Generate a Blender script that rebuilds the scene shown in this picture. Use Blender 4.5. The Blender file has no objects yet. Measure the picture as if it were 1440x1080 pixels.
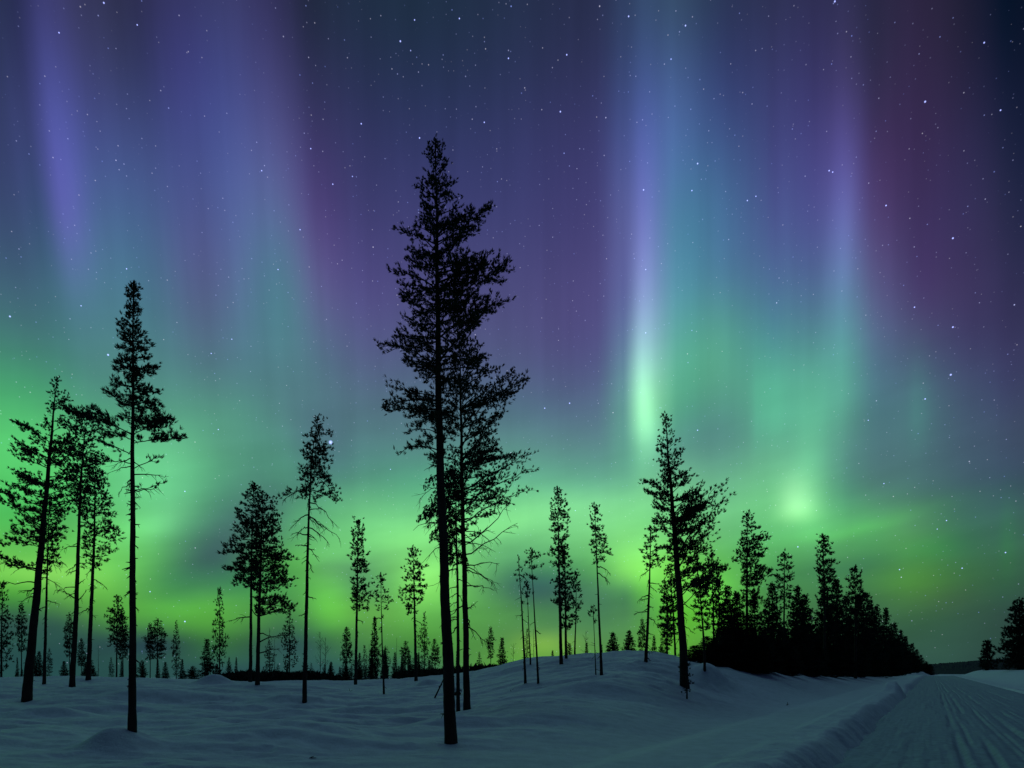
import bpy, math, random
import numpy as np

# ------------------------------------------------------------------ camera
F, CX, HZ = 900.0, 720.0, 942.0          # focal length (px of a 1440 wide frame), centre column, horizon row
CAM_H = 1.7
scene = bpy.context.scene
COL = scene.collection
cam_d = bpy.data.cameras.new("camera")
cam_d.sensor_width = 36.0
cam_d.lens = F / 1440.0 * 36.0
cam_d.shift_y = (HZ - 540.0) / 1440.0
cam_d.clip_start = 0.05
cam_d.clip_end = 20000.0
cam = bpy.data.objects.new("camera", cam_d)
cam.location = (0, 0, CAM_H)
cam.rotation_euler = (math.radians(90), 0, 0)
COL.objects.link(cam)
scene.camera = cam
scene.view_settings.view_transform = 'Standard'
scene.view_settings.look = 'None'
scene.view_settings.exposure = 0.0
scene.view_settings.gamma = 1.0
scene.cycles.max_bounces = 6

# ------------------------------------------------------------------ night sky with aurora
def lin(c):
    c = np.asarray(c, float) / 255.0
    return np.where(c <= 0.04045, c / 12.92, ((c + 0.055) / 1.055) ** 2.4)

# brightness of the aurora by bearing and height (read as sRGB at columns AX / rows AY of a 1440x1080 view)
AX = [0, 50, 85, 130, 200, 270, 330, 390, 440, 500, 600, 720, 840, 880, 905, 950, 1010, 1080, 1140, 1190, 1225, 1280, 1340, 1400, 1440]
AY = [0, 100, 200, 300, 400, 480, 560, 620, 680, 740, 790, 830, 860, 900, 940]
AT = """
42,48,85 44,44,90 58,52,110 52,48,90 48,44,82 52,48,95 60,56,110 54,48,98 38,40,72 35,45,75 32,45,72 38,46,80 42,44,82 50,60,104 55,70,114 56,72,112 46,54,95 46,46,86 48,44,86 46,42,84 44,38,74 44,34,66 36,32,60 14,22,48 8,18,42
50,54,100 62,62,126 80,78,158 68,66,126 54,56,105 62,60,128 66,66,135 68,64,122 50,48,94 42,46,88 38,48,86 44,50,92 50,52,98 60,72,126 68,86,148 68,90,144 54,64,118 54,54,108 58,52,108 64,54,106 52,44,84 54,40,80 48,36,72 24,28,58 16,24,52
52,60,108 62,68,128 86,88,176 72,80,148 66,74,138 66,72,140 76,84,155 82,80,146 64,58,112 54,54,104 50,54,104 54,56,108 60,58,114 74,82,150 86,98,178 78,106,172 64,84,145 66,70,132 72,66,134 80,68,142 70,50,104 60,43,88 52,42,84 36,36,72 24,30,62
58,74,118 64,84,134 92,98,178 76,100,155 74,98,150 78,88,150 84,98,160 90,104,158 82,72,132 66,62,118 62,62,118 62,62,118 68,64,122 90,94,160 108,116,194 76,124,166 70,112,158 72,86,146 78,80,150 96,92,166 80,68,124 64,50,98 58,48,94 46,44,82 34,38,72
62,98,120 66,108,130 78,118,150 74,122,146 70,112,140 84,94,140 84,110,150 78,124,146 90,96,144 80,76,134 74,74,126 74,74,126 78,74,130 92,98,160 128,146,206 84,146,170 76,132,156 76,112,154 78,104,152 90,120,166 92,90,142 74,62,112 64,54,98 54,50,90 46,46,82
66,128,118 68,128,124 72,126,130 76,128,134 78,128,138 80,112,136 80,122,142 78,128,140 84,112,140 84,92,138 78,84,130 80,80,130 80,78,134 94,118,160 148,196,214 92,172,158 84,164,144 78,146,150 80,140,148 86,148,154 84,118,148 74,82,122 66,68,110 58,58,98 54,54,92
72,176,112 76,168,118 78,158,124 78,150,126 80,146,130 80,140,130 80,136,132 80,126,132 80,120,132 80,110,130 80,108,130 80,106,134 84,106,138 94,150,150 150,240,184 90,176,142 84,158,136 88,172,142 88,172,144 84,156,142 78,128,136 74,116,128 68,92,116 62,74,108 58,66,100
86,206,112 90,204,116 90,196,122 92,194,130 96,190,136 90,174,134 84,160,132 80,138,130 78,118,128 80,126,130 84,130,134 88,136,138 88,132,140 90,150,142 118,206,160 90,160,140 84,142,134 92,164,140 92,168,142 84,136,132 76,118,126 74,112,122 68,96,114 64,84,108 60,76,100
80,200,100 84,200,104 86,196,112 94,196,124 98,196,134 84,166,124 76,140,118 78,150,120 80,148,126 86,160,130 90,176,134 100,186,142 100,178,142 102,182,142 108,192,142 108,188,140 100,176,136 106,192,138 104,196,140 80,146,126 76,124,118 72,116,114 66,102,108 60,88,104 56,80,98
72,184,82 76,186,84 86,196,92 96,206,104 94,190,118 80,150,112 76,136,108 84,160,112 98,190,118 114,214,130 118,218,134 124,224,138 128,226,140 126,226,134 122,222,130 112,206,124 104,192,122 104,206,124 106,214,126 90,184,110 84,170,104 80,150,98 64,122,92 58,108,92 58,104,88
112,212,84 116,214,88 116,214,92 110,212,92 84,170,92 66,122,96 70,138,88 88,180,84 106,202,108 108,202,112 128,230,114 84,160,104 100,192,100 128,228,108 132,236,108 110,208,84 96,190,88 84,172,92 78,156,92 72,142,86 70,138,82 74,144,72 62,124,72 56,106,74 54,100,76
80,170,60 100,184,74 104,196,74 98,190,76 72,160,86 68,148,88 66,152,82 80,166,80 98,194,84 86,160,92 116,216,92 74,136,94 76,140,92 82,156,90 100,196,80 108,210,80 100,200,76 70,140,74 66,130,76 64,124,74 64,120,70 70,126,62 62,104,64 50,92,68 48,84,68
52,100,72 60,112,72 72,136,68 84,168,66 84,172,66 88,178,64 82,160,70 72,142,72 92,190,70 94,170,72 96,184,78 80,148,80 72,132,88 74,136,86 82,158,78 92,196,54 88,180,60 70,140,70 64,120,70 60,110,72 58,104,72 58,104,68 54,94,70 48,80,68 46,74,68
38,76,72 38,76,74 40,76,74 42,78,74 44,80,74 56,116,62 52,100,68 46,86,78 60,118,72 72,136,68 76,150,62 80,142,72 80,140,78 82,146,74 86,156,66 90,170,54 80,150,60 64,120,66 58,104,68 54,96,70 52,92,70 50,90,70 48,84,70 44,76,66 42,72,64
36,76,76 36,76,76 38,78,76 38,78,76 40,80,78 40,80,80 40,80,80 42,82,82 42,84,84 48,94,80 56,106,76 92,164,60 84,150,64 82,148,62 82,148,60 80,150,56 74,136,60 60,110,66 54,100,70 52,92,72 50,90,72 48,84,74 48,84,74 42,70,68 40,64,66
"""
AT = np.array([[[float(v) for v in c.split(",")] for c in r.split()] for r in AT.strip().splitlines()])
AT = .94 * AT + .06 * AT.mean(-1, keepdims=True)
AT[:5] *= np.linspace(1, 0, 5)[:, None, None] * np.array([-.07, .03, -.05]) + 1      # the upper sky is a little cooler

def table(x, y):                          # colour at a column / row, linear light
    j = int(np.clip(np.searchsorted(AX, x) - 1, 0, len(AX) - 2)); tx = np.clip((x - AX[j]) / (AX[j + 1] - AX[j]), 0, 1)
    i = int(np.clip(np.searchsorted(AY, y) - 1, 0, len(AY) - 2)); ty = np.clip((y - AY[i]) / (AY[i + 1] - AY[i]), 0, 1)
    tx = tx * tx * (3 - 2 * tx) * .5 + tx * .5
    L = lin(AT)
    return (L[i, j] * (1 - tx) + L[i, j + 1] * tx) * (1 - ty) + (L[i + 1, j] * (1 - tx) + L[i + 1, j + 1] * tx) * ty

world = bpy.data.worlds.new("World")
scene.world = world
world.use_nodes = True
nt = world.node_tree
nt.nodes.clear()
N, LK = nt.nodes, nt.links

def node(t, **kw):
    n = N.new(t)
    for k, v in kw.items(): setattr(n, k, v)
    return n
def put(sock, v):
    if hasattr(v, 'is_linked') or isinstance(v, bpy.types.NodeSocket): LK.new(v, sock)
    else: sock.default_value = v
def M(op, a, b=None, c=None, clamp=False):
    n = node('ShaderNodeMath', operation=op, use_clamp=clamp)
    put(n.inputs[0], a)
    if b is not None: put(n.inputs[1], b)
    if c is not None: put(n.inputs[2], c)
    return n.outputs[0]
def V(op, a, b=None, scale=None):
    n = node('ShaderNodeVectorMath', operation=op)
    put(n.inputs[0], a)
    if b is not None: put(n.inputs[1], b)
    if scale is not None: put(n.inputs['Scale'], scale)
    return n.outputs['Value'] if op in ('DISTANCE', 'LENGTH', 'DOT_PRODUCT') else n.outputs[0]
def ramp(fac, stops, interp='LINEAR'):
    n = node('ShaderNodeValToRGB')
    r = n.color_ramp; r.interpolation = interp
    while len(r.elements) < len(stops): r.elements.new(0.5)
    for e, (p, c) in zip(r.elements, stops): e.position = p
    for e, (p, c) in zip(r.elements, stops):
        e.position = p; e.color = (*c, 1.0) if len(c) == 3 else c
    LK.new(fac, n.inputs[0]) if not isinstance(fac, float) else None
    return n.outputs[0]

def blend(op, a, b):
    n = node('ShaderNodeMix', data_type='RGBA', blend_type=op); n.inputs[0].default_value = 1.0
    LK.new(a, n.inputs[6]); LK.new(b, n.inputs[7]); return n.outputs[2]

geo = node('ShaderNodeTexCoord')
dirv = V('NORMALIZE', geo.outputs['Generated'])
sep = node('ShaderNodeSeparateXYZ'); LK.new(dirv, sep.inputs[0])
az = M('ARCTAN2', sep.outputs[0], sep.outputs[1])
el = M('ARCSINE', sep.outputs[2])
D2R = math.pi / 180
# the rays on the left lean towards the magnetic zenith
lean = M('MULTIPLY', M('SUBTRACT', el, 33 * D2R), M('MULTIPLY_ADD', az, -0.62, -0.06, clamp=True))
lean_c = node('ShaderNodeClamp'); LK.new(lean, lean_c.inputs[0]); lean_c.inputs[1].default_value = -.06; lean_c.inputs[2].default_value = .2
s_ = M('MULTIPLY_ADD', lean_c.outputs[0], 0.42, az)
fac_az = M('MULTIPLY_ADD', s_, 1 / (84 * D2R), 0.5, clamp=True)
vrow = M('MULTIPLY', M('LOGARITHM', M('MAXIMUM', M('MULTIPLY_ADD', el, 0.1 / D2R, 1.0), .5), 2.0), 6.5)
NR0, NR1 = -2, 18
rows = list(range(NR0, NR1 + 1))
azs = [math.degrees(math.atan((x - CX) / F)) for x in sorted(AX + [20, 870, 893, 925, 1110, 1165])]
grid = np.zeros((len(rows), len(azs), 3))
for i, r in enumerate(rows):
    e = 10 * (2 ** (r / 6.5) - 1) * D2R
    for j, a in enumerate(azs):
        a = a * D2R
        grid[i, j] = table(CX + F * math.tan(a), HZ - F * math.tan(e) / math.cos(a))
nr = len(rows)
A = np.zeros((nr, nr))
for i in range(nr):
    A[i, i] = 4 / 6
    A[i, max(i - 1, 0)] += 1 / 6; A[i, min(i + 1, nr - 1)] += 1 / 6
coef = np.clip(np.einsum('ij,jkc->ikc', np.linalg.inv(A), grid), 0.0005, 1)
def bsp(d):
    return (4 - 6 * d * d + 3 * d ** 3) / 6 if d < 1 else (2 - d) ** 3 / 6
kern = [(k / 20, (bsp(k / 10),) * 3) for k in range(21)]
total = None
vcl = M('MINIMUM', vrow, float(NR1))
for i, r in enumerate(rows):
    kd = M('MULTIPLY', M('ABSOLUTE', M('SUBTRACT', vcl, float(r))), 0.5)
    kc = ramp(kd, kern)
    cc = ramp(fac_az, [((a + 42) / 84, tuple(coef[i, j])) for j, a in enumerate(azs)], 'CARDINAL')
    p = blend('MULTIPLY', cc, kc)
    total = p if total is None else blend('ADD', total, p)

# single folds and bright knots in the curtain: (column, row, half width left, half width right, half height up, down, colour)
KNOTS = [  # ..., lean of the fold
    (1119, 708, 24, 26, 36, 20, (0.20, 0.36, 0.18), 0),
    (1122, 722, 30, 28, 16, 12, (0.07, 0.16, 0.05), 0.05),
    (1136, 640, 34, 24, 80, 60, (0.018, 0.07, 0.028), 0, 0.12),
    (1040, 715, 70, 60, 26, 20, (0.03, 0.10, 0.03), 0.1),
    (908, 590, 20, 14, 85, 46, (0.10, 0.22, 0.14), 0, -0.13),
    (884, 640, 22, 22, 60, 24, (0.01, 0.05, 0.02), 0, -0.1),
    (925, 620, 14, 10, 50, 26, (0.02, 0.08, 0.04), 0, -0.1),
    (893, 800, 30, 40, 26, 22, (0.04, 0.13, 0.0), 0),
    (1008, 850, 16, 18, 40, 60, (0.02, 0.12, 0.0), 0),
    (955, 800, 30, 30, 30, 50, (0.02, 0.06, 0.0), 0),
    (765, 905, 40, 50, 16, 20, (0.10, 0.16, 0.0), 0),
    (1190, 340, 22, 12, 110, 110, (0.018, 0.024, 0.05), 0, .06),
    (1098, 590, 32, 55, 70, 30, (0.0, 0.05, 0.015), 0),
    (1066, 585, 9, 34, 90, 50, (0.005, 0.065, 0.028), 0),
    (1168, 575, 34, 40, 90, 70, (0.008, 0.06, 0.02), 0, .1),
    (1290, 575, 14, 20, 80, 60, (0.003, 0.04, 0.014), 0),
    (285, 772, 75, 70, 55, 46, (-0.018, -0.095, -0.012), 0.6),
    (235, 655, 90, 70, 46, 40, (0.02, 0.10, 0.03), 0.35),
    (770, 815, 100, 80, 28, 40, (-0.02, -0.07, -0.005), 0.15),
    (660, 742, 150, 150, 26, 18, (0.05, 0.14, 0.03), 0.18),
    (880, 705, 120, 130, 22, 22, (0.03, 0.09, 0.03), 0.1),
    (480, 795, 70, 80, 14, 18, (-0.03, -0.15, -0.015), 0.25),
    (1215, 738, 130, 110, 13, 15, (0.01, 0.07, 0.0), 0.14),
    (1240, 790, 150, 100, 16, 16, (-0.01, -0.03, 0.0), 0.08),
    (1285, 818, 80, 60, 20, 18, (0.006, 0.03, -0.003), 0.0),
    (1310, 770, 50, 40, 18, 18, (0.0, 0.05, 0.0), 0.0),
    (70, 806, 90, 60, 20, 18, (0.07, 0.11, 0.02), -0.05),
    (30, 690, 60, 120, 16, 18, (0.02, 0.10, 0.03), 0.4),
    (210, 742, 60, 50, 30, 24, (0.05, 0.16, 0.06), 0.5),
    (245, 852, 60, 70, 14, 22, (0.02, 0.09, 0.0), 0.05),
    (310, 620, 100, 60, 26, 30, (-0.005, -0.04, -0.01), 0.4),
    (400, 700, 60, 60, 26, 26, (-0.01, -0.06, -0.015), 0.5),
    (462, 866, 30, 26, 26, 18, (0.02, 0.06, 0.005), 0),
    (598, 815, 30, 40, 22, 30, (0.07, 0.16, 0.04), 0.1),
    (560, 800, 60, 30, 18, 20, (-0.02, -0.08, -0.01), 0.2),
    (1416, 760, 12, 16, 60, 50, (0.0, 0.03, -0.005), 0),
    (1160, 760, 90, 70, 10, 12, (-0.01, -0.06, -0.01), 0.1),
    (80, 745, 70, 90, 20, 18, (0.0, -0.07, 0.0), 0.3),
]
def soft(x, a, b):                        # exp(-(x/w)^2), w = a below zero, b above
    w = M('ADD', a, M('MULTIPLY', M('GREATER_THAN', x, 0.0), b - a))
    q = M('DIVIDE', x, w)
    return M('EXPONENT', M('MULTIPLY', M('MULTIPLY', q, q), -1.0))
wv = node('ShaderNodeTexNoise'); wv.inputs['Scale'].default_value = 7.0; wv.inputs['Detail'].default_value = 2.0; LK.new(dirv, wv.inputs['Vector'])
wav = M('MULTIPLY_ADD', wv.outputs[0], .05, -.025)
folds = None
for (px, py, wl, wr, hu, hd, c, tilt, *sk) in KNOTS:
    a0 = math.atan((px - CX) / F); e0 = math.atan((HZ - py) / F * math.cos(a0))
    kx = math.cos(a0) ** 2 / F; ky = math.cos(e0) ** 2 * math.cos(a0) / F
    da = M('SUBTRACT', az, a0); de = M('SUBTRACT', el, e0)
    if tilt: de = M('ADD', M('MULTIPLY_ADD', da, -tilt * ky / kx, de), wav)
    if sk: da = M('MULTIPLY_ADD', de, -sk[0] * kx / ky, da)
    gx = soft(da, wl * kx, wr * kx)
    gy = soft(de, hd * ky, hu * ky)
    kn = V('SCALE', c, scale=M('MULTIPLY', gx, gy))
    folds = kn if folds is None else V('ADD', folds, kn)
total = V('MAXIMUM', V('ADD', total, folds), (.002, .002, .004))
# fine rays
cmb = node('ShaderNodeCombineXYZ'); LK.new(M('MULTIPLY', s_, 26.0), cmb.inputs[0]); LK.new(M('MULTIPLY', el, 1.6), cmb.inputs[1])
ray = node('ShaderNodeTexNoise'); LK.new(cmb.outputs[0], ray.inputs['Vector']); ray.inputs['Scale'].default_value = 1.0; ray.inputs['Detail'].default_value = 3.0
high = M('MULTIPLY_ADD', el, 1 / (20 * D2R), -.45, clamp=True)
cm2 = node('ShaderNodeCombineXYZ'); LK.new(M('MULTIPLY', az, 5.0), cm2.inputs[0]); LK.new(M('MULTIPLY_ADD', el, 17.0, M('MULTIPLY', az, -3.0)), cm2.inputs[1])
veil = node('ShaderNodeTexNoise'); LK.new(cm2.outputs[0], veil.inputs['Vector']); veil.inputs['Scale'].default_value = 1.3; veil.inputs['Detail'].default_value = 3.0
k_ray = M('MULTIPLY', M('SUBTRACT', ray.outputs[0], .5), M('MULTIPLY_ADD', high, .30, .06))
k_veil = M('MULTIPLY', M('SUBTRACT', veil.outputs[0], .5), M('MULTIPLY_ADD', high, -.38, .42))
total = V('SCALE', total, scale=M('ADD', M('ADD', k_ray, k_veil), 1.0))
# away from the display the sky is a dim blue
back_t = M('DIVIDE', M('SUBTRACT', M('ABSOLUTE', az), 44 * D2R), 40 * D2R, clamp=True)
up_t = M('DIVIDE', M('SUBTRACT', el, 47 * D2R), 14 * D2R, clamp=True)
mx = node('ShaderNodeMix', data_type='RGBA')
LK.new(M('MAXIMUM', back_t, up_t), mx.inputs[0]); LK.new(total, mx.inputs[6])
BACK = (0.005, 0.009, 0.030)
mx.inputs[7].default_value = (*BACK, 1)
# bright sky patch added ahead, above the view and unseen, to light the snow
front = M('MULTIPLY_ADD', sep.outputs[1], 3.2, -.35, clamp=True)
mu = node('ShaderNodeMix', data_type='RGBA'); LK.new(M('MULTIPLY', up_t, front), mu.inputs[0]); LK.new(mx.outputs[2], mu.inputs[6]); mu.inputs[7].default_value = (.20, .52, .60, 1)
aur = mu.outputs[2]
# stars
def star_layer(scale, rad, power, gain):
    v = node('ShaderNodeTexVoronoi', voronoi_dimensions='3D', feature='F1')
    LK.new(dirv, v.inputs['Vector']); v.inputs['Scale'].default_value = scale
    sc = node('ShaderNodeSeparateColor'); LK.new(v.outputs['Color'], sc.inputs[0])
    core = M('MULTIPLY_ADD', v.outputs['Distance'], -1 / (rad * scale), 1.0, clamp=True)
    b = M('MULTIPLY', core, M('MULTIPLY', M('POWER', sc.outputs[0], power), gain))
    tint = node('ShaderNodeMix', data_type='RGBA'); LK.new(sc.outputs[1], tint.inputs[0])
    tint.inputs[6].default_value = (0.30, 0.42, 1.2, 1); tint.inputs[7].default_value = (0.9, 0.85, 0.95, 1)
    return V('SCALE', tint.outputs[2], scale=b)
stars = V('ADD', star_layer(62, .0009, 3.5, 1.5), star_layer(170, .0008, 1.6, 0.6))
BRIGHT = [(1340, 335, 2.2), (1340, 460, 2.2), (1337, 527, 2.6), (1301, 561, 2.0), (1286, 432, 1.8), (1301, 143, 2.2), (1246, 289, 1.9), (1384, 60, 1.7),
          (788, 157, 2.0), (1174, 2, 2.0), (905, 267, 2.0), (981, 230, 2.0), (973, 268, 1.7), (1051, 282, 1.7), (1063, 276, 1.5), (884, 23, 1.8), (964, 36, 1.8),
          (797, 77, 1.8), (801, 567, 2.2), (766, 574, 2.0), (981, 605, 1.9), (908, 379, 1.6), (908, 468, 1.7), (1166, 240, 1.8), (1171, 242, 1.6), (590, 194, 1.9),
          (508, 174, 1.8), (465, 622, 6.0), (152, 499, 2.6), (14, 445, 2.2), (563, 58, 2.0), (646, 26, 1.6), (583, 28, 1.5), (715, 82, 1.7), (681, 172, 1.7),
          (368, 240, 1.6), (422, 323, 1.6), (391, 379, 1.6), (468, 259, 1.7), (437, 209, 1.6), (297, 497, 1.6), (326, 477, 1.5), (146, 4, 1.8), (193, 35, 1.5),
          (83, 46, 1.5), (178, 378, 1.6), (114, 430, 1.5), (260, 691, 1.8), (307, 604, 1.6), (1122, 769, 2.0), (1265, 801, 1.8), (1353, 799, 1.8), (1331, 732, 1.7),
          (1414, 777, 1.9), (1407, 155, 1.7), (1221, 591, 1.5), (1243, 680, 1.6), (1318, 744, 1.4), (211, 832, 1.8), (260, 874, 2.4), (809, 718, 1.4), (549, 660, 1.5)]
bsum = None
for (px, py, sz) in BRIGHT:
    d = np.array([(px - CX) / F, 1.0, (HZ - py) / F]); d /= np.linalg.norm(d)
    core = M('MULTIPLY_ADD', V('DISTANCE', dirv, tuple(d)), -1 / (sz * .52e-3), 1.0, clamp=True)
    bsum = core if bsum is None else M('ADD', bsum, core)
stars = V('ADD', stars, V('SCALE', (0.5, 0.58, 1.3), scale=M('MULTIPLY', bsum, 1.7)))
above = M('MULTIPLY', M('GREATER_THAN', el, 0.004), 1.0)
stars = V('SCALE', stars, scale=above)
# below the horizon: dark
low = M('MULTIPLY_ADD', el, 1 / (8 * D2R), 1.35, clamp=True)
skyc = V('ADD', V('SCALE', aur, scale=low), stars)
bg = node('ShaderNodeBackground'); LK.new(skyc, bg.inputs[0]); bg.inputs[1].default_value = 1.0
tex = node('ShaderNodeTexSky', sky_type='NISHITA'); tex.sun_disc = False
tex.sun_elevation = math.radians(-9); tex.sun_rotation = math.radians(150)
bg2 = node('ShaderNodeBackground'); LK.new(tex.outputs[0], bg2.inputs[0]); bg2.inputs[1].default_value = 0.05
add = node('ShaderNodeAddShader'); LK.new(bg.outputs[0], add.inputs[0]); LK.new(bg2.outputs[0], add.inputs[1])
wo = node('ShaderNodeOutputWorld'); LK.new(add.outputs[0], wo.inputs[0])
world.cycles.sampling_method = 'MANUAL'
world.cycles.sample_map_resolution = 512

# ------------------------------------------------------------------ materials
def material(name, base, rough=0.8, var=0.25, nscale=3.0, bump=0.0, bscale=20.0, stretch=(1, 1, 1)):
    m = bpy.data.materials.new(name); m.use_nodes = True
    t = m.node_tree; bs = t.nodes['Principled BSDF']
    bs.inputs['Roughness'].default_value = rough
    bs.inputs['Specular IOR Level'].default_value = 0.2
    tc = t.nodes.new('ShaderNodeTexCoord'); mp = t.nodes.new('ShaderNodeMapping'); mp.inputs['Scale'].default_value = stretch
    t.links.new(tc.outputs['Object'], mp.inputs[0])
    nz = t.nodes.new('ShaderNodeTexNoise'); nz.inputs['Scale'].default_value = nscale; nz.inputs['Detail'].default_value = 6
    t.links.new(mp.outputs[0], nz.inputs['Vector'])
    rp = t.nodes.new('ShaderNodeValToRGB')
    b = np.array(base)
    rp.color_ramp.elements[0].position = .3; rp.color_ramp.elements[1].position = .7
    rp.color_ramp.elements[0].color = (*(b * (1 - var)), 1); rp.color_ramp.elements[1].color = (*np.clip(b * (1 + var), 0, .95), 1)
    t.links.new(nz.outputs[0], rp.inputs[0]); t.links.new(rp.outputs[0], bs.inputs['Base Color'])
    if bump:
        n2 = t.nodes.new('ShaderNodeTexNoise'); n2.inputs['Scale'].default_value = bscale; n2.inputs['Detail'].default_value = 8
        n2.inputs['Roughness'].default_value = .65
        t.links.new(mp.outputs[0], n2.inputs['Vector'])
        bp = t.nodes.new('ShaderNodeBump'); bp.inputs['Strength'].default_value = 1.0; bp.inputs['Distance'].default_value = bump
        t.links.new(n2.outputs[0], bp.inputs['Height']); t.links.new(bp.outputs[0], bs.inputs['Normal'])
    return m
M_SNOW = material('snow', (0.78, 0.81, 0.84), .6, .09, 3.5, .025, 11.0)
M_ROAD = material('packed_snow', (0.36, 0.43, 0.49), .55, .2, 5.0, .02, 14.0)
M_BARK = material('pine_bark', (0.036, 0.030, 0.026), .9, .4, 6.0, .02, 14.0, (1, 1, .25))
M_NEED = material('pine_needles', (0.030, 0.045, 0.026), .85, .35, 1.3)
M_SPRU = material('spruce_needles', (0.024, 0.038, 0.026), .85, .35, 1.3)
M_HILL = material('far_forest', (0.014, 0.015, 0.024), .9, .3, .02)

# ------------------------------------------------------------------ noise
def hash2(ix, iy, seed):
    h = (ix.astype(np.int64) * 374761393 + iy.astype(np.int64) * 668265263 + seed * 1442695041) & 0xffffffff
    h = ((h ^ (h >> 13)) * 1274126177) & 0xffffffff
    return ((h ^ (h >> 16)) & 0xffff) / 65535.0
def vnoise(x, y, seed=0):
    ix = np.floor(x); iy = np.floor(y); fx = x - ix; fy = y - iy
    fx = fx * fx * fx * (fx * (fx * 6 - 15) + 10); fy = fy * fy * fy * (fy * (fy * 6 - 15) + 10)
    a = hash2(ix, iy, seed); b = hash2(ix + 1, iy, seed); c = hash2(ix, iy + 1, seed); d = hash2(ix + 1, iy + 1, seed)
    return (a * (1 - fx) + b * fx) * (1 - fy) + (c * (1 - fx) + d * fx) * fy - .5
def fbm(x, y, seed=0, n=4):
    r = 0; a = 1.0
    for k in range(n):
        r = r + a * vnoise(x * 2 ** k + 17.3 * k, y * 2 ** k - 9.1 * k, seed + k); a *= .5
    return r
def sst(x, a, b):
    t = np.clip((x - a) / (b - a), 0, 1); return t * t * (3 - 2 * t)

# ------------------------------------------------------------------ the lie of the land
CREST = np.array([  # bearing (column), row of the snow crest, its distance
    (-300, 955, 50), (0, 953, 50), (150, 954, 50), (300, 956, 50), (400, 958, 50), (500, 959, 50), (560, 957, 50), (620, 952, 49), (660, 946, 48), (700, 939, 46),
    (740, 930, 44), (790, 923.5, 43), (850, 918.5, 42), (880, 917, 42), (905, 918, 41), (940, 924, 39), (960, 928, 38), (1000, 937, 36), (1050, 942.5, 34),
    (1100, 943.5, 34), (1150, 941.5, 36), (1200, 943.5, 40), (1250, 946, 46), (1310, 947, 60), (1440, 947, 60), (1800, 947, 60)])
RT = 590.0 / 900.0                         # the road runs towards this bearing
RC, RS_ = 1 / math.hypot(1, RT), RT / math.hypot(1, RT)
def road_q(X, Y): return (X - (RT * Y - 2.2)) * RC
def road_s(X, Y): return X * RS_ + Y * RC
HOLLOWS = [(634, 1046), (656, 998), (186, 1028), (37, 986), (428, 988), (101, 966), (963, 967), (540, 976), (362, 963), (846, 949), (789, 934)]
MOUNDS = []                                # (X, Y, half width, half depth, height)
ZC = None
def crest_z(col): return np.interp(col, CREST[:, 0], ZC)
def field(X, Y):
    X = np.asarray(X, float); Y = np.asarray(Y, float)
    r = np.hypot(X, Y); a = np.clip(np.arctan2(X, Y), -math.radians(48), math.radians(48))
    Ye = r * np.cos(a); col = CX + F * np.tan(a)
    zc = crest_z(col); D = np.interp(col, CREST[:, 0], CREST[:, 2])
    t = Ye / D
    tt = np.clip(t, 0, 1)
    S = np.where(tt < 1, .55 * tt * tt * (3 - 2 * tt) + .45 * tt ** 1.6, 1)
    z = .3 + (zc - .3) * S
    far = np.clip(Ye - D, 0, None)
    slope = np.interp(col, [900, 1040], [.036, .012])
    fall = slope * np.where(far < 8, far * far / 16, far - 4) + np.clip(zc - 1.0, 0, None) * sst(far, 0, 26) * np.interp(col, [880, 1040], [1, .35])
    fall = np.where(col > 1040, np.minimum(fall, 1.6), np.minimum(fall, 60))
    return z - fall
ZC = np.where(CREST[:, 1] > 0, CAM_H + (HZ - CREST[:, 1]) / F * CREST[:, 2], 0)
for _ in range(6):                         # settle the crest on its row
    for k, (c, row, D) in enumerate(CREST):
        Yk = np.linspace(5, D * 1.4, 200); u = (c - CX) / F
        if c < 0: continue
        rr = HZ + F * (CAM_H - field(u * Yk, Yk)) / Yk
        ZC[k] += (rr.min() - row) / F * D * .8
def mound_add(X, Y):
    z = 0
    for (mx_, my_, wx, wy, h) in MOUNDS:
        z = z + h * np.exp(-(((X - mx_) / wx) ** 2 + ((Y - my_) / wy) ** 2) ** 1.15)
    return z
def right_bank(q):
    return 1.62 * sst(q, 7.6, 13.5) + .06
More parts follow.
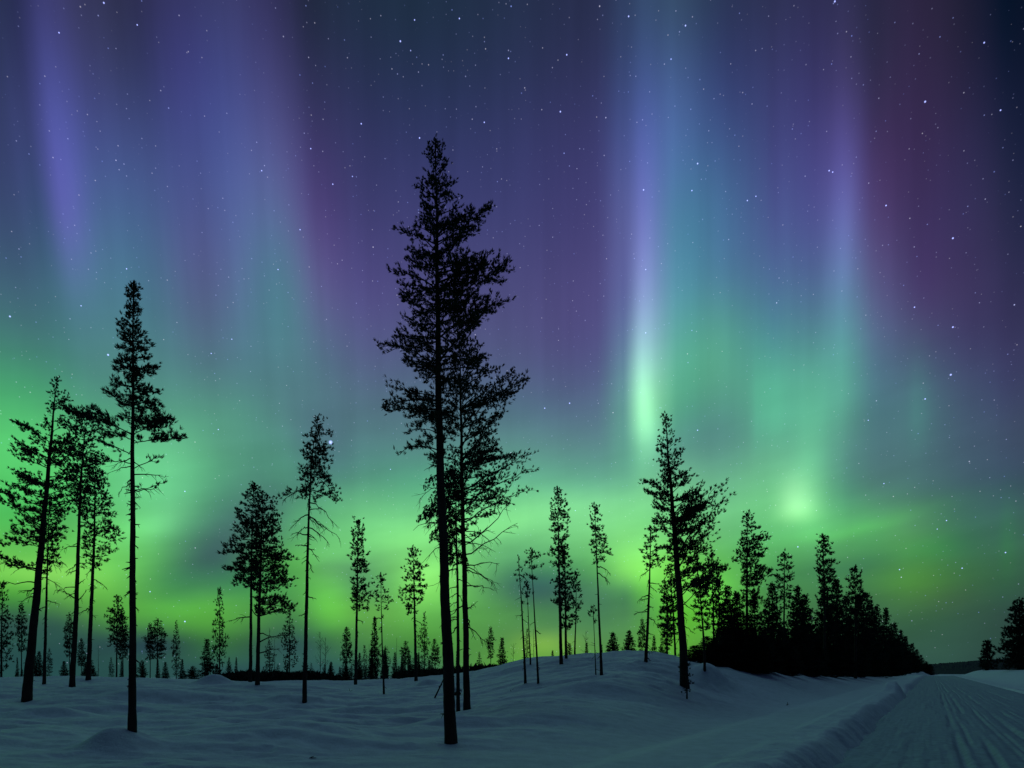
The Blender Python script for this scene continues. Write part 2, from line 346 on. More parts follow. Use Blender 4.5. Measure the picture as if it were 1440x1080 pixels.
def land(X, Y, detail=True):
    X = np.asarray(X, float); Y = np.asarray(Y, float)
    z = field(X, Y)
    r = np.hypot(X, Y)
    fade = np.clip(40 / np.maximum(r, 1), 0, 1)
    z = z + .38 * fbm(X / 7.0, Y / 3.2, 3, 3) * sst(r, 5, 14) * fade
    z = z + .17 * fbm(X / 2.6 + .3 * Y, Y / 1.0, 11, 4) * fade
    if detail: z = z + .012 * fbm(X / .35, Y / .22, 23, 2) * fade
    scuff = np.exp(-((X - 10.5) / 5.5) ** 2 - ((Y - 25) / 9) ** 2)
    z = z + (.22 * scuff + .03) * fade * np.clip(fbm(X / .7, Y / .55, 27, 3) - .12, 0, 1) * 1.6
    z = z - .035 * fade * np.clip(fbm(X / .45, Y / .4, 29, 2) - .38, 0, 1) * 4
    z = z + mound_add(X, Y)
    q = road_q(X, Y); s = road_s(X, Y)
    qj = q + .18 * fbm(s / 1.1, s * 0 + 3.1, 31, 4) + .05 * fbm(X / .3, Y / .3, 37, 2)
    # ploughed bank on the left of the road
    seg = 1 - .75 * np.exp(-((s - 57) / 6.5) ** 4)
    top = (.38 + .14 * fbm(s / 3.0, s * 0 + .5, 41, 3) + .6 * np.exp(-((s - 47.5) / 2.2) ** 2) + .035 * fbm(X / .3, Y / .3, 43, 3)) * seg + .02
    bank = np.where(q > -.5, top, top * (1 - sst(-q, .5, .9)) + (.34 + .02 * fbm(X / .8, Y / .8, 47, 3)) * sst(-q, .5, .9)) - .14 * sst(-q, 2.0, 2.9)
    wf = sst(-q, 2.4, 8.0)
    zl = bank * (1 - wf) + (z + .02) * wf
    zl = zl * (1 - sst(qj, -.1, .75)) + (-.25) * sst(qj, -.1, .75)
    zr = np.where(q > 6.85, right_bank(q) + .05 * fbm(X / 1.4, Y / 1.4, 51, 3) * fade - .22 * np.exp(-((q - 7.2) / .2) ** 2) + .06 * np.exp(-((q - 7.6) / .2) ** 2), -.25)
    zr = np.where(r > 400, np.minimum(zr, .3), zr)
    out = np.where(q < 1.2, zl, np.where(q < 6.85, -.25, zr))
    far_fall = sst(s, 210, 330) * 3.2
    return np.where(q < -6, out, out - far_fall * sst(q, -6, 0))
def row_of(X, Y, z): return HZ + F * (CAM_H - z) / Y
def hit(px, py, y0=6.0, y1=60.0):          # where the view ray through a point meets the snow
    Y = np.arange(y0, y1, .03); X = (px - CX) / F * Y
    rr = row_of(X, Y, land(X, Y, False))
    k = np.argmax(rr <= py)
    if rr[k] > py: k = int(np.argmin(np.abs(rr - py)))
    return float(X[k]), float(Y[k])
for (px, py, wpx, hpx, dy) in [(170, 1050, 38, 27, .42), (1003, 956, 25, 26, .7), (992, 957, 14, 10, .5), (600, 962, 15, 7, .5), (300, 959, 24, 11, .7), (880, 1018, 80, 13, .9), (640, 1012, 70, 8, 1.0),
                               (330, 1000, 120, 9, 1.0), (60, 1008, 70, 10, .7), (1180, 1012, 60, 8, 1.2), (470, 985, 90, 3, 1.5), (860, 962, 90, 3, 2.0), (1120, 965, 60, 4, 2.0)]:
    X0, Y0 = hit(px, py)
    MOUNDS.append((X0, Y0, wpx * Y0 / F, max(dy, .8 * wpx * Y0 / F if wpx < 50 else dy), hpx * Y0 / F))

for (px, py) in HOLLOWS:                   # the snow sinks a little round each stem
    X0, Y0 = hit(px, py); w_ = .22 + .006 * Y0
    MOUNDS.append((X0, Y0, w_, w_, -.085)); MOUNDS.append((X0 + .1, Y0 + .1, 3.2 * w_, 2.6 * w_, .05))

def mesh_from(name, verts, faces_flat, sizes, mats, smooth=True, matidx=None):
    me = bpy.data.meshes.new(name)
    verts = np.asarray(verts, np.float32); faces_flat = np.asarray(faces_flat, np.int32); sizes = np.asarray(sizes, np.int32)
    me.vertices.add(len(verts)); me.vertices.foreach_set('co', verts.ravel())
    me.loops.add(len(faces_flat)); me.loops.foreach_set('vertex_index', faces_flat)
    me.polygons.add(len(sizes))
    st = np.zeros(len(sizes), np.int32); st[1:] = np.cumsum(sizes)[:-1]
    me.polygons.foreach_set('loop_start', st)
    if smooth: me.polygons.foreach_set('use_smooth', np.ones(len(sizes), bool))
    for m in mats: me.materials.append(m)
    if matidx is not None: me.polygons.foreach_set('material_index', np.asarray(matidx, np.int32))
    me.update(calc_edges=True)
    return me
def grid_mesh(name, P, mat, wrap=False):
    h, w = P.shape[:2]
    idx = np.arange(h * w).reshape(h, w)
    if wrap: idx = np.concatenate([idx, idx[:, :1]], 1)
    f = np.stack([idx[:-1, :-1], idx[:-1, 1:], idx[1:, 1:], idx[1:, :-1]], -1).reshape(-1, 4)
    return mesh_from(name, P.reshape(-1, 3), f.ravel(), np.full(len(f), 4), [mat])
def structure(name, me):
    o = bpy.data.objects.new(name, me); COL.objects.link(o); o['kind'] = 'structure'; return o

# snow field: one sheet out to the horizon, fine where it is close and in view
azl = np.concatenate([np.linspace(-180, -60, 90, endpoint=False), np.linspace(-60, 60, 1500, endpoint=False), np.linspace(60, 180, 90, endpoint=False)]) * D2R
rad = np.concatenate([np.geomspace(.4, 6, 40, endpoint=False), np.geomspace(6, 75, 520, endpoint=False), np.geomspace(75, 6000, 90)])
AA, RR = np.meshgrid(azl, rad)
XX, YY = RR * np.sin(AA), RR * np.cos(AA)
ZZ = land(XX, YY)
structure('snow_field', grid_mesh('snow_field', np.stack([XX, YY, ZZ], -1), M_SNOW, True))

# road: packed snow with ploughed and driven ruts, dipping out of sight far off
qs = np.linspace(.35, 7.15, 300); ss = np.concatenate([np.linspace(-14, 5, 40, endpoint=False), np.geomspace(5, 360, 620)])
QQ, SS = np.meshgrid(qs, ss)
def road_z(q, s):
    z = .02 * fbm(q / .5, s / 6.0, 61, 4) + .014 * fbm(q / .13, s / 5.0, 63, 3) + .022 * fbm(q / .22, s / .34, 67, 4)
    wob = .07 * fbm(s / 14, s * 0 + 1.7, 71, 2)
    for (c, w, d) in [(2.35, .07, .055), (2.58, .05, .03), (2.85, .07, .045), (3.3, .05, .03), (3.45, .04, .02), (3.78, .08, .05), (4.2, .05, .02), (4.45, .04, .025), (4.8, .06, .02), (5.15, .05, .02), (5.5, .06, .02)]:
        amp = np.clip(.55 + 1.7 * fbm(s / 4 + c * 7, s * 0 + c, 73, 3), 0, 1.4)
        z = z - d * amp * np.exp(-((q + wob + .05 * fbm(s / 7 + c * 3, s * 0 + c, 75, 2) - c) / w) ** 2) + .2 * d * amp * np.exp(-((q + wob - c - 1.9 * w) / w) ** 2)
    z = z + .10 * sst(q, 5.4, 6.7) - .3 * sst(q, 6.95, 7.12) + .02
    return z - sst(s, 210, 330) * 3.2 - .02
LL = QQ / RC                               # lateral measured along X
YR = SS * RC - (QQ - 2.2 * RC) * RS_
XR = RT * YR - 2.2 + LL
structure('road', grid_mesh('road', np.stack([XR, YR, road_z(QQ, SS)], -1), M_ROAD))

# far wooded hill beyond the end of the road
ha = np.linspace(24, 47, 500) * D2R
hr = np.linspace(820, 1250, 60)
HA, HR = np.meshgrid(ha, hr)
hcol = CX + F * np.tan(HA)
hh = np.interp(hcol, [1120, 1290, 1330, 1390, 1440, 1640], [5, 8, 11, 15, 18, 24])
prof = np.sin(np.clip((HR - 820) / 300, 0, 1) * math.pi / 2)
HZZ = -3 + (hh + 3 - 1.7 + 1.7) * prof + 2.6 * fbm(HA * 900, HR / 12, 81, 3) * prof
structure('hill', grid_mesh('hill', np.stack([HR * np.sin(HA), HR * np.cos(HA), HZZ], -1), M_HILL))

# ------------------------------------------------------------------ trees
class Build:
    """collects tapered limbs and needle blades, vectorised into meshes"""
    def __init__(s): s.seg = []; s.tuft = []
    def limb(s, pts, r0, r1):
        n = len(pts) - 1
        for k in range(n):
            s.seg.append((*pts[k], *pts[k + 1], r0 + (r1 - r0) * k / n, r0 + (r1 - r0) * (k + 1) / n))
    def shoot(s, p, d, ln, w): s.tuft.append((*p, *d, ln, w))

def seg_geo(seg, sides):
    seg = np.array(seg); p0, p1, r0, r1 = seg[:, :3], seg[:, 3:6], seg[:, 6], seg[:, 7]
    d = p1 - p0; d /= np.maximum(np.linalg.norm(d, axis=1, keepdims=True), 1e-6)
    a = np.where(np.abs(d[:, 2:3]) > .9, np.array([[1., 0, 0]]), np.array([[0, 0, 1.]]))
    u = np.cross(d, a); u /= np.linalg.norm(u, axis=1, keepdims=True); v = np.cross(d, u)
    ang = np.arange(sides) * 2 * math.pi / sides
    ring = u[:, None] * np.cos(ang)[None, :, None] + v[:, None] * np.sin(ang)[None, :, None]
    V0 = p0[:, None] + ring * r0[:, None, None]; V1 = p1[:, None] + ring * r1[:, None, None]
    n = len(seg); vs = np.concatenate([V0, V1], 1).reshape(-1, 3)
    k = np.arange(sides); k2 = (k + 1) % sides
    f = np.stack([k, k2, k2 + sides, k + sides], -1)[None] + (np.arange(n) * 2 * sides)[:, None, None]
    return vs, f.reshape(-1, 4)
def tuft_geo(tuft, blades, rng, spread=.55):
    t = np.array(tuft); n = len(t)
    p = np.repeat(t[:, :3], blades, 0); d = np.repeat(t[:, 3:6], blades, 0); ln = np.repeat(t[:, 6], blades); w = np.repeat(t[:, 7], blades)
    m = n * blades
    d = d + rng.normal(0, spread, (m, 3)); d /= np.linalg.norm(d, axis=1, keepdims=True)
    ln = ln * rng.uniform(.55, 1.2, m)
    p = p - d * (ln * .12)[:, None] + rng.normal(0, 1, (m, 3)) * (ln * .10)[:, None]
    side = np.cross(d, rng.normal(0, 1, (m, 3))); side /= np.maximum(np.linalg.norm(side, axis=1, keepdims=True), 1e-6)
    mid = p + d * (ln * .45)[:, None]
    vs = np.stack([p, mid + side * (w * .5)[:, None], p + d * ln[:, None], mid - side * (w * .5)[:, None]], 1).reshape(-1, 3)
    f = (np.arange(m) * 4)[:, None] + np.arange(4)[None]
    return vs, f
def join_mesh(name, parts, mats):
    vs, fs, mi, off = [], [], [], 0
    for (v, f, m) in parts:
        vs.append(v); fs.append(f + off); mi.append(np.full(len(f), m)); off += len(v)
    fs = np.concatenate(fs)
    return mesh_from(name, np.concatenate(vs), fs.ravel(), np.full(len(fs), 4), mats, True, np.concatenate(mi))

def trunk_mesh(name, pts, r0, rng, sides=12, top=.012, sink=.35, power=.78, stubs=0, stub_len=.25, z_lo=0, z_hi=1):
    pts = np.array(pts, float); H = pts[-1, 2]
    zs = np.arange(-sink, H, max(.12, H / 90)); zs = np.append(zs, H)
    x = np.interp(zs, pts[:, 2], pts[:, 0]); y = np.interp(zs, pts[:, 2], pts[:, 1])
    k = 7; pad = lambda a: np.convolve(np.pad(a, k // 2, mode='edge'), np.ones(k) / k, 'valid')
    x, y = pad(x), pad(y)
    x = x + .012 * r0 / .1 * np.sin(zs * 3.1 + rng.uniform(0, 6)) * .5; 
    r = np.maximum(r0 * np.clip(1 - zs / H, 0, 1) ** power, top) * (1 + .16 * np.exp(-np.clip(zs, 0, None) / .25))
    ang = np.arange(sides) * 2 * math.pi / sides
    bumpy = 1 + .13 * (rng.random((len(zs), sides)) - .5) + .07 * np.sin(ang * 3 + 1.3)[None]
    rr = r[:, None] * bumpy
    P = np.stack([x[:, None] + rr * np.cos(ang), y[:, None] + rr * np.sin(ang), np.repeat(zs[:, None], sides, 1)], -1)
    h = len(zs); idx = np.arange(h * sides).reshape(h, sides); idx = np.concatenate([idx, idx[:, :1]], 1)
    f = np.stack([idx[:-1, :-1], idx[:-1, 1:], idx[1:, 1:], idx[1:, :-1]], -1).reshape(-1, 4)
    parts = [(P.reshape(-1, 3), f, 0)]
    if stubs:                              # short broken stubs and loose flakes of bark
        seg = []
        for _ in range(stubs):
            z = rng.uniform(z_lo, z_hi) * H
            x0, y0 = np.interp(z, zs, x), np.interp(z, zs, y); ph = rng.uniform(0, 6.28); rr_ = np.interp(z, zs, r)
            L = rr_ + stub_len * rng.uniform(.25, 1) * rng.uniform(.4, 1)
            d = np.array([math.cos(ph), math.sin(ph), rng.uniform(-.9, .4)])
            a = np.array([x0, y0, z]); seg.append((*a, *(a + d * L), rr_ * .25 + .006, .004))
            if rng.random() < .4:
                b = a + d * L * .7; seg.append((*b, *(b + np.array([d[0] * .2, d[1] * .2, -.5]) * L), .007, .002))
        v, f2 = seg_geo(seg, 4); parts.append((v, f2, 0))
    return join_mesh(name, parts, [M_BARK])

def limb_path(p0, ph, reach, a, b, rng, n=5, wob=.05):
    pts = []
    side = np.array([-math.sin(ph), math.cos(ph), 0]); bend = rng.normal(0, .12)
    for k in range(n + 1):
        s = k / n
        p = np.array([math.cos(ph), math.sin(ph), 0]) * reach * s + side * reach * bend * s * s + np.array([0, 0, reach * (a * s + b * s * s)])
        if k: p = p + rng.normal(0, wob * reach / n, 3)
        pts.append(p0 + p)
    return pts

def crown_mesh(name, pts, prof, rng, tl=.1, tw=None, whorl=.3, nbr=5, dens=1.0, twsp=.14, droop=(.55, -.05, -.15), needle=None, blades=7, keep=1.0, lo=.5, r_l=.03, hang=0.0, fill=.3, upturn=.45, spread=.3, boughs=(), scat=.3):
    """prof: (z, left reach, right reach) of the outline; droop: rise of the limbs at the top, at the bottom, and their sag; boughs: single big limbs (p0, p1, sag)"""
    pts = np.array(pts, float); prof = np.array(sorted(prof), float)
    z0, z1 = prof[0, 0], prof[-1, 0]
    tw = tw or tl * .24
    B = Build()
    z = z0
    ax = lambda zz: np.array([np.interp(zz, pts[:, 2], pts[:, 0]), np.interp(zz, pts[:, 2], pts[:, 1]), zz])
    ph0 = rng.uniform(0, 6.28)
    def needles(path, f0, ln, dn=1.0):
        path = np.array(path); n = len(path) - 1
        L = np.sum(np.linalg.norm(np.diff(path, axis=0), axis=1))
        m = max(1, int(L * (1 - f0) / (tl * .42) * dens * dn + rng.random()))
        for q in range(m):
            s = f0 + (1 - f0) * ((q + 1) / m if m > 1 else 1)
            k = min(int(s * n), n - 1); fr = s * n - k
            p = path[k] * (1 - fr) + path[k + 1] * fr + rng.normal(0, scat * tl, 3)
            d = path[k + 1] - path[k]; d = d / max(np.linalg.norm(d), 1e-6)
            d = d * .7 + np.array([0, 0, upturn - hang]) + rng.normal(0, .36, 3)
            B.shoot(p, d / np.linalg.norm(d), ln * rng.uniform(.7, 1.15), tw)
    def dress(path, ph, reach, tk, s0=.22, dn=1.0):
        path = np.array(path); n = len(path) - 1
        needles(path, .55, tk, dn)
        nt_ = max(1, int(reach / twsp * dn))
        for q in range(nt_):
            s = s0 + (1 - s0) * (q + rng.random()) / nt_
            kk = min(int(s * n), n - 1); fr = s * n - kk
            p = path[kk] * (1 - fr) + path[kk + 1] * fr
            sd = 1 if q % 2 else -1
            ph2 = ph + sd * rng.uniform(.4, 1.15)
            ln = max(.8 * tk, min(reach * (.42 - .26 * s), 6 * tl) * rng.uniform(.6, 1.2))
            tp = limb_path(p, ph2, ln, rng.uniform(-.05, .5) - hang * 1.2, .15 - hang, rng, 2, .1)
            B.limb(tp, .006, .003)
            needles(tp, .12, tk, dn)
    while z < z1:
        t = (z - z0) / max(z1 - z0, 1e-3)
        Lx, Rx = np.interp(z, prof[:, 0], prof[:, 1]), np.interp(z, prof[:, 0], prof[:, 2])
        k = nbr if t > .12 else max(2, nbr - 1)
        gain = .8 + .4 * rng.random(); tk = tl * (1 - .35 * t * t)
        for b in range(k):
            if rng.random() > keep: continue
            ph = ph0 + b * 6.283 / k + rng.normal(0, .35)
            c = math.cos(ph); ext = Rx if c > 0 else Lx
            av = .5 * (Lx + Rx); m = min(1, abs(c) * 1.6); ext = ext * m + av * (1 - m)
            reach = max(.08, (ext * rng.uniform(lo, 1.06) * gain ** .5) - .4 * tk)
            tt = t ** 1.3
            a = droop[1] * (1 - tt) + droop[0] * tt + rng.normal(0, .1); sg = droop[2] * (1 - .5 * t) + rng.normal(0, .06)
            rise = reach * (a + sg)
            za = min(max(z - rise, z0 - .35 * reach), z1 - .05) + rng.normal(0, whorl * .15)
            p0 = ax(min(za, pts[-1, 2] - .03))
            path = limb_path(p0, ph, reach, a, sg, rng, 6, .035)
            B.limb(path, max(.008, r_l * (reach / 1.5) ** .7), .005)
            dress(path, ph, reach, tk)
        if rng.random() < fill * 2:        # short inner shoots next to the stem
            for _ in range(int(2 + fill * 4)):
                ph = rng.uniform(0, 6.28); rr = rng.uniform(.1, .45) * (Lx if math.cos(ph) < 0 else Rx)
                tp = limb_path(ax(min(z - .3 * rr, pts[-1, 2])), ph, max(rr, .5 * tl), rng.uniform(-.1, .5), .1, rng, 2)
                B.limb(tp, .007, .003); needles(tp, .2, tk)
        z += whorl * rng.uniform(.7, 1.3) * (1.15 - .45 * t); ph0 += 1.3 + rng.random()
    for (p0, p1, sag, dn) in boughs:
        p0, p1 = np.array(p0, float), np.array(p1, float); L = np.linalg.norm(p1 - p0); n = 8
        path = []
        for q in range(n + 1):
            f = q / n; p = p0 * (1 - f) + p1 * f; p[2] += sag * L * 4 * f * (1 - f)
            path.append(p + (rng.normal(0, .012 * L, 3) if q else 0))
        B.limb(path, max(.010, .012 * L), .006)
        dress(path, math.atan2(p1[1] - p0[1], p1[0] - p0[0]), L, tl, .14, dn)
    topp = ax(pts[-1, 2]); base = ax(pts[-1, 2] - 3 * tl)      # leader
    needles([base, topp], 0, tl * .7); needles([base, topp], .3, tl * .6)
    parts = []
    v, f = seg_geo(B.seg, 3); parts.append((v, f, 1))
    v, f = tuft_geo(B.tuft, blades, rng, spread); parts.append((v, f, 0))
    return join_mesh(name, parts, [needle or M_NEED, M_BARK])

def dead_mesh(name, p0, p1, sag, r, rng, twigs=6, tlen=.3, twdrop=-.5):
    p0, p1 = np.array(p0, float), np.array(p1, float); n = 7; path = []
    L = np.linalg.norm(p1 - p0)
    for k in range(n + 1):
        s = k / n; p = p0 * (1 - s) + p1 * s; p[2] += sag * L * 4 * s * (1 - s)
        if 0 < k: p = p + rng.normal(0, .025 * L, 3)
        path.append(p)
    B = Build(); B.limb(path, r, r * .25); path = np.array(path)
    for q in range(twigs):
        s = rng.uniform(.25, 1); k = min(int(s * n), n - 1); fr = s * n - k
        p = path[k] * (1 - fr) + path[k + 1] * fr
        d = path[k + 1] - path[k]; d /= np.linalg.norm(d)
        d = d * .8 + rng.normal(0, .5, 3) + np.array([0, 0, twdrop]); d /= np.linalg.norm(d)
        ln = tlen * rng.uniform(.4, 1.1); m = p + d * ln * .55
        e = m + (d + rng.normal(0, .25, 3) + np.array([0, 0, twdrop * .4])) * ln * .5
        B.limb([p, m, e], r * .38, r * .12)
        if rng.random() < .6: B.limb([m, m + (d * .6 + rng.normal(0, .5, 3)) * ln * .45], r * .25, r * .1)
    v, f = seg_geo(B.seg, 4)
    return join_mesh(name, [(v, f, 0)], [M_BARK])

def child(name, me, parent):
    o = bpy.data.objects.new(name, me); COL.objects.link(o); o.parent = parent; return o
def thing(name, label, cat, loc, group=None):
    o = bpy.data.objects.new(name, None); COL.objects.link(o); o.location = loc
    o.empty_display_size = .3
    o['label'] = label; o['category'] = cat
    if group: o['group'] = group
    return o

SEED = [100]
def portrait(name, label, trunk, w, prof=None, Y=None, boughs=(), deads=(), drop=(), stubs=10, stub_zone=(.03, .6), stub_len=.22, group=None, **kw):
    """a tree given by columns and rows of its stem and outline, set on the snow where its foot is and sized by its distance"""
    SEED[0] += 7; rng = np.random.default_rng(SEED[0])
    px, py = trunk[0]
    if Y is None: X, Y = hit(px, py)
    X = (px - CX) / F * Y
    zb = float(land(X, Y, False)); mpp = Y / F
    P3 = lambda x, y: ((x - px) * mpp, 0.0, CAM_H + (HZ - y) * mpp - zb)
    pts = [list(P3(x, y)) for x, y in trunk]; pts[0] = [0, 0, 0]
    wobble = rng.normal(0, .12)
    for p in pts: p[1] = wobble * p[2] / 10
    pts = [p for p in pts if p[2] >= 0]; pts.sort(key=lambda p: p[2])
    t = thing(name, label, 'tree', (X, Y, zb), group)
    r0 = w * .5 * mpp
    child('trunk', trunk_mesh('trunk', pts, r0, rng, 12 if w > 5 else 7, top=max(.012, .35 * mpp), stubs=stubs, stub_len=stub_len, z_lo=stub_zone[0], z_hi=stub_zone[1]), t)
    pa = np.array(pts)
    if prof:
        pr = []
        for (y, l, r) in prof:
            z = P3(0, y)[2]; cx = np.interp(z, pa[:, 2], pa[:, 0])
            pr.append((z, max(.08, cx - (l - px) * mpp), max(.08, (r - px) * mpp - cx)))
        k = dict(tl=max(.085, .0062 * Y), tw=max(.011, .00098 * Y), whorl=max(.24, .0095 * Y), twsp=max(.10, .0058 * Y), blades=11)
        k.update(kw)
        sc = k.pop('tscale', 1.0); k['tl'] *= sc; k['tw'] *= sc
        bl = []
        for (x0, y0, x1, y1, sag, dn) in boughs:
            a = np.array(P3(x0, y0)); a[0] = np.interp(a[2], pa[:, 2], pa[:, 0]); a[1] = 0; b = np.array(P3(x1, y1)); b[1] = rng.normal(0, .3) * abs(b[0] - a[0])
            bl.append((a, b, sag, dn))
        k['boughs'] = bl
        child('crown', crown_mesh('crown', pts, pr, rng, **k), t)
    for dd in deads:                       # (x0, y0, x1, y1, sag, twigs)
        x0, y0, x1, y1, sag, tg = dd
        a = np.array(P3(x0, y0)); a[0] = np.interp(a[2], pa[:, 2], pa[:, 0]); b = np.array(P3(x1, y1)); b[1] = rng.normal(0, .3) * abs(b[0] - a[0])
        L = np.linalg.norm(b - a)
        child('dead_branch', dead_mesh('dead_branch', a, b, sag, max(.010, .0011 * Y, .012 * L), rng, tg, .3 * L), t)
    for (ya, yb, n, lpx, sag) in drop:     # n bare limbs between two rows, hanging
        for q in range(n):
            y = ya + (yb - ya) * (q + rng.random()) / n; ph = rng.uniform(0, 6.28)
            a = np.array(P3(px, y)); a[0] = np.interp(a[2], pa[:, 2], pa[:, 0]); a[1] = 0
            L = lpx * mpp * rng.uniform(.45, 1.05)
            b = a + np.array([math.cos(ph) * L, math.sin(ph) * L, L * (rng.uniform(-.75, -.1) if sag > 0 else rng.uniform(-.1, .4))])
            child('dead_branch', dead_mesh('dead_branch', a, b, sag, max(.008, .0009 * Y), rng, int(rng.integers(3, 8)), .38 * L), t)
    return t

# --- the tall pines standing alone on the snow
portrait('pine_tree', 'tallest pine in the middle, thick trunk and dense ragged crown high against the stars',
  [(634,1046),(630,950),(626,850),(622,740),(618,640),(616,540),(615,440),(614,340),(613,250),(612,192)], 17,
  [(192,606,619),(212,594,630),(240,591,642),(268,576,660),(298,567,687),(330,562,672),(348,578,690),(378,556,711),(408,549,692),(430,556,662),(442,568,694),(470,536,704),(505,548,690),(535,572,668),(562,535,660),(590,562,655),(618,578,650),(640,556,646)],
  boughs=[(616,520,538,482,.14,.75),(616,505,545,500,.2,.5),(617,590,536,564,.1,.75),(617,575,548,538,.08,.6),(617,640,560,640,.22,.6),(616,610,572,615,.1,.6),(613,345,686,298,.0,1.1),(614,440,710,378,.05,1.2),(614,470,704,440,.05,1.0)],
  dens=1.4, whorl=.22, nbr=6, keep=.95, fill=.7, droop=(.75, .15, -.25), stubs=26, stub_zone=(.02,.5), stub_len=.12, drop=[(645,760,7,45,.12)])
portrait('pine_tree', 'second pine close behind the tallest one, its crown spreading to the right of that trunk',
  [(656,998),(655,900),(653,800),(650,700),(649,620),(648,560),(647,500),(646,455)], 9.5,
  [(455,637,660),(480,632,694),(520,626,700),(543,622,735),(572,624,706),(592,625,712),(630,622,746),(652,626,722),(672,624,750),(696,628,744),(716,634,694),(748,640,700)],
  boughs=[(648,600,734,545,.06,.8),(649,650,712,568,.0,.55),(649,690,746,628,.0,.5),(650,705,749,668,.0,.5),(650,735,744,692,.05,.45),(650,720,720,640,.0,.5)],
  dens=.95, whorl=.34, nbr=5, fill=.35, droop=(.6, .3, -.05), upturn=.3, stubs=18, stub_len=.15,
  deads=[(654,780,728,738,-.04,9),(654,796,704,792,.03,7),(654,802,697,824,.12,8),(654,824,692,826,.06,6),(653,762,716,700,-.1,8),(655,860,672,845,.0,6),(655,866,668,900,.1,5),(655,880,688,912,.12,6),(652,850,628,872,.08,4)], drop=[(700,800,14,44,.12)])
portrait('pine_tree', 'thin pine with hanging shaggy twigs, tucked between the two big middle trunks',
  [(644,966),(644,850),(642,760),(641,700),(640,640)], 5.5,
  [(642,630,650),(680,596,650),(705,590,652),(735,580,656),(755,598,652),(790,618,660)], Y=19.0,
  dens=1.0, whorl=.26, nbr=6, fill=.8, droop=(.2,-.2,-.5), hang=.75, upturn=.1, stubs=10,
  deads=[(642,738,578,745,.12,7),(643,760,592,788,.1,6),(643,880,630,905,.1,4)], drop=[(790,880,10,30,.1)])
portrait('pine_tree', 'tall straight pine left of centre with narrow crown and two heavy side limbs',
  [(186,1028),(186,800),(185.5,650),(186,395)], 10.5,
  [(395,184,189),(412,178,194),(440,166,202),(470,162,208),(500,160,214),(530,149,219),(556,146,223),(576,158,222),(588,166,212)],
  boughs=[(186,612,126,597,.06,1.5),(186,618,138,608,.04,1.3),(186,614,250,600,.06,1.5),(186,624,249,615,.05,1.4),(186,604,228,594,.0,1.3),(186,640,146,624,.05,.8),(186,652,138,652,.08,.6),(186,660,222,640,.02,.5),(186,690,230,682,-.04,.45)],
  dens=1.7, whorl=.19, nbr=7, fill=.9, droop=(.75,.1,-.1), stubs=60, stub_zone=(.1,.7), stub_len=.13,
  deads=[(186,668,228,665,.0,7),(186,690,226,688,-.02,8),(186,700,196,714,0,3)], drop=[(640,700,8,34,.06)])
portrait('pine_tree', 'big leaning pine near the left edge with open spreading layers',
  [(37,986),(43,920),(50,850),(60,740),(68,650),(74,580),(79,530)], 12,
  [(528,77,86),(545,70,98),(565,58,104),(584,66,104),(594,62,100),(604,36,106),(616,26,110),(636,14,110),(652,30,100),(672,-2,104),(690,2,106),(704,-6,100),(722,16,92),(744,2,96),(764,-8,88),(784,-6,82),(802,2,74)],
  boughs=[(70,622,34,600,.05,1.2),(69,645,12,632,.08,1.1),(66,690,0,668,.1,1.0),(65,700,22,690,.08,.8),(63,740,-8,702,.1,1.0),(60,770,-8,764,.12,.8),(70,650,112,624,.05,1.1),(66,690,108,668,.05,1.0)],
  dens=1.1, whorl=.42, nbr=4, fill=.15, droop=(.75,.1,-.05), lo=.5, stubs=14,
  deads=[(49,820,4,824,.05,5),(49,830,18,832,.05,4),(48,838,30,846,.05,4),(54,800,6,796,.03,6)], drop=[(760,830,5,50,.08)])
portrait('pine_tree', 'left group pine whose dark heavy crown leans right at its top',
  [(101,966),(107,870),(111,760),(114,680),(120,610),(126,576)], 7.2,
  [(575,116,134),(590,96,146),(602,88,152),(620,86,150),(640,82,152),(660,88,146),(690,94,140),(718,96,128)],
  dens=1.05, whorl=.34, nbr=5, fill=.35, droop=(.6,.05,-.1), stubs=16, deads=[(109,842,80,830,.06,5),(110,846,126,830,-.05,4),(110,822,120,814,-.05,3)], drop=[(720,860,9,26,.08)])
portrait('pine_tree', 'left group pine with rounded dark crown above drooping tiers',
  [(124,956),(127,850),(130,760),(130,638)], 6.2,
  [(638,122,140),(660,110,146),(688,101,155),(710,108,158),(730,106,166),(748,114,166),(764,114,173),(780,117,154),(800,119,152)],
  dens=1.0, whorl=.44, nbr=5, fill=.35, droop=(.5,-.15,-.12), stubs=24, drop=[(790,870,9,22,.08)])
portrait('pine_tree', 'slim pine between the leaning left pine and its group, sparse crown',
  [(62,962),(65,860),(68,760),(70,700)], 4.6,
  [(700,63,78),(720,54,95),(744,48,103),(770,50,92),(792,56,82)], dens=.85, nbr=5, droop=(.4,-.1,-.1), stubs=14, drop=[(790,880,6,18,.08)])
portrait('pine_tree', 'left pine of the touching pair left of centre, pointed top',
  [(352,954),(353,850),(354,760),(357,678)], 5,
  [(678,353,361),(695,345,370),(715,334,372),(730,328,370),(750,331,368),(775,320,366),(790,309,366),(808,312,364),(824,318,360)],
  Y=44, dens=1.2, nbr=6, fill=.5, droop=(.6,-.05,-.12), deads=[(353,868,316,872,.03,8)])
portrait('pine_tree', 'right pine of the touching pair left of centre, flat lower limb to the right',
  [(362,963),(364,870),(367,790),(370,692)], 6,
  [(690,366,384),(702,360,385),(716,358,396),(740,354,401),(765,352,405),(790,350,412),(812,351,416),(832,356,396),(846,360,404),(854,362,416),(862,364,402)],
  dens=1.15, nbr=6, fill=.5, droop=(.6,-.05,-.12), deads=[(366,866,404,856,.08,8),(365,904,402,894,.1,8),(365,920,392,912,.05,6),(364,870,350,850,-.05,4),(365,890,388,898,.08,5)])
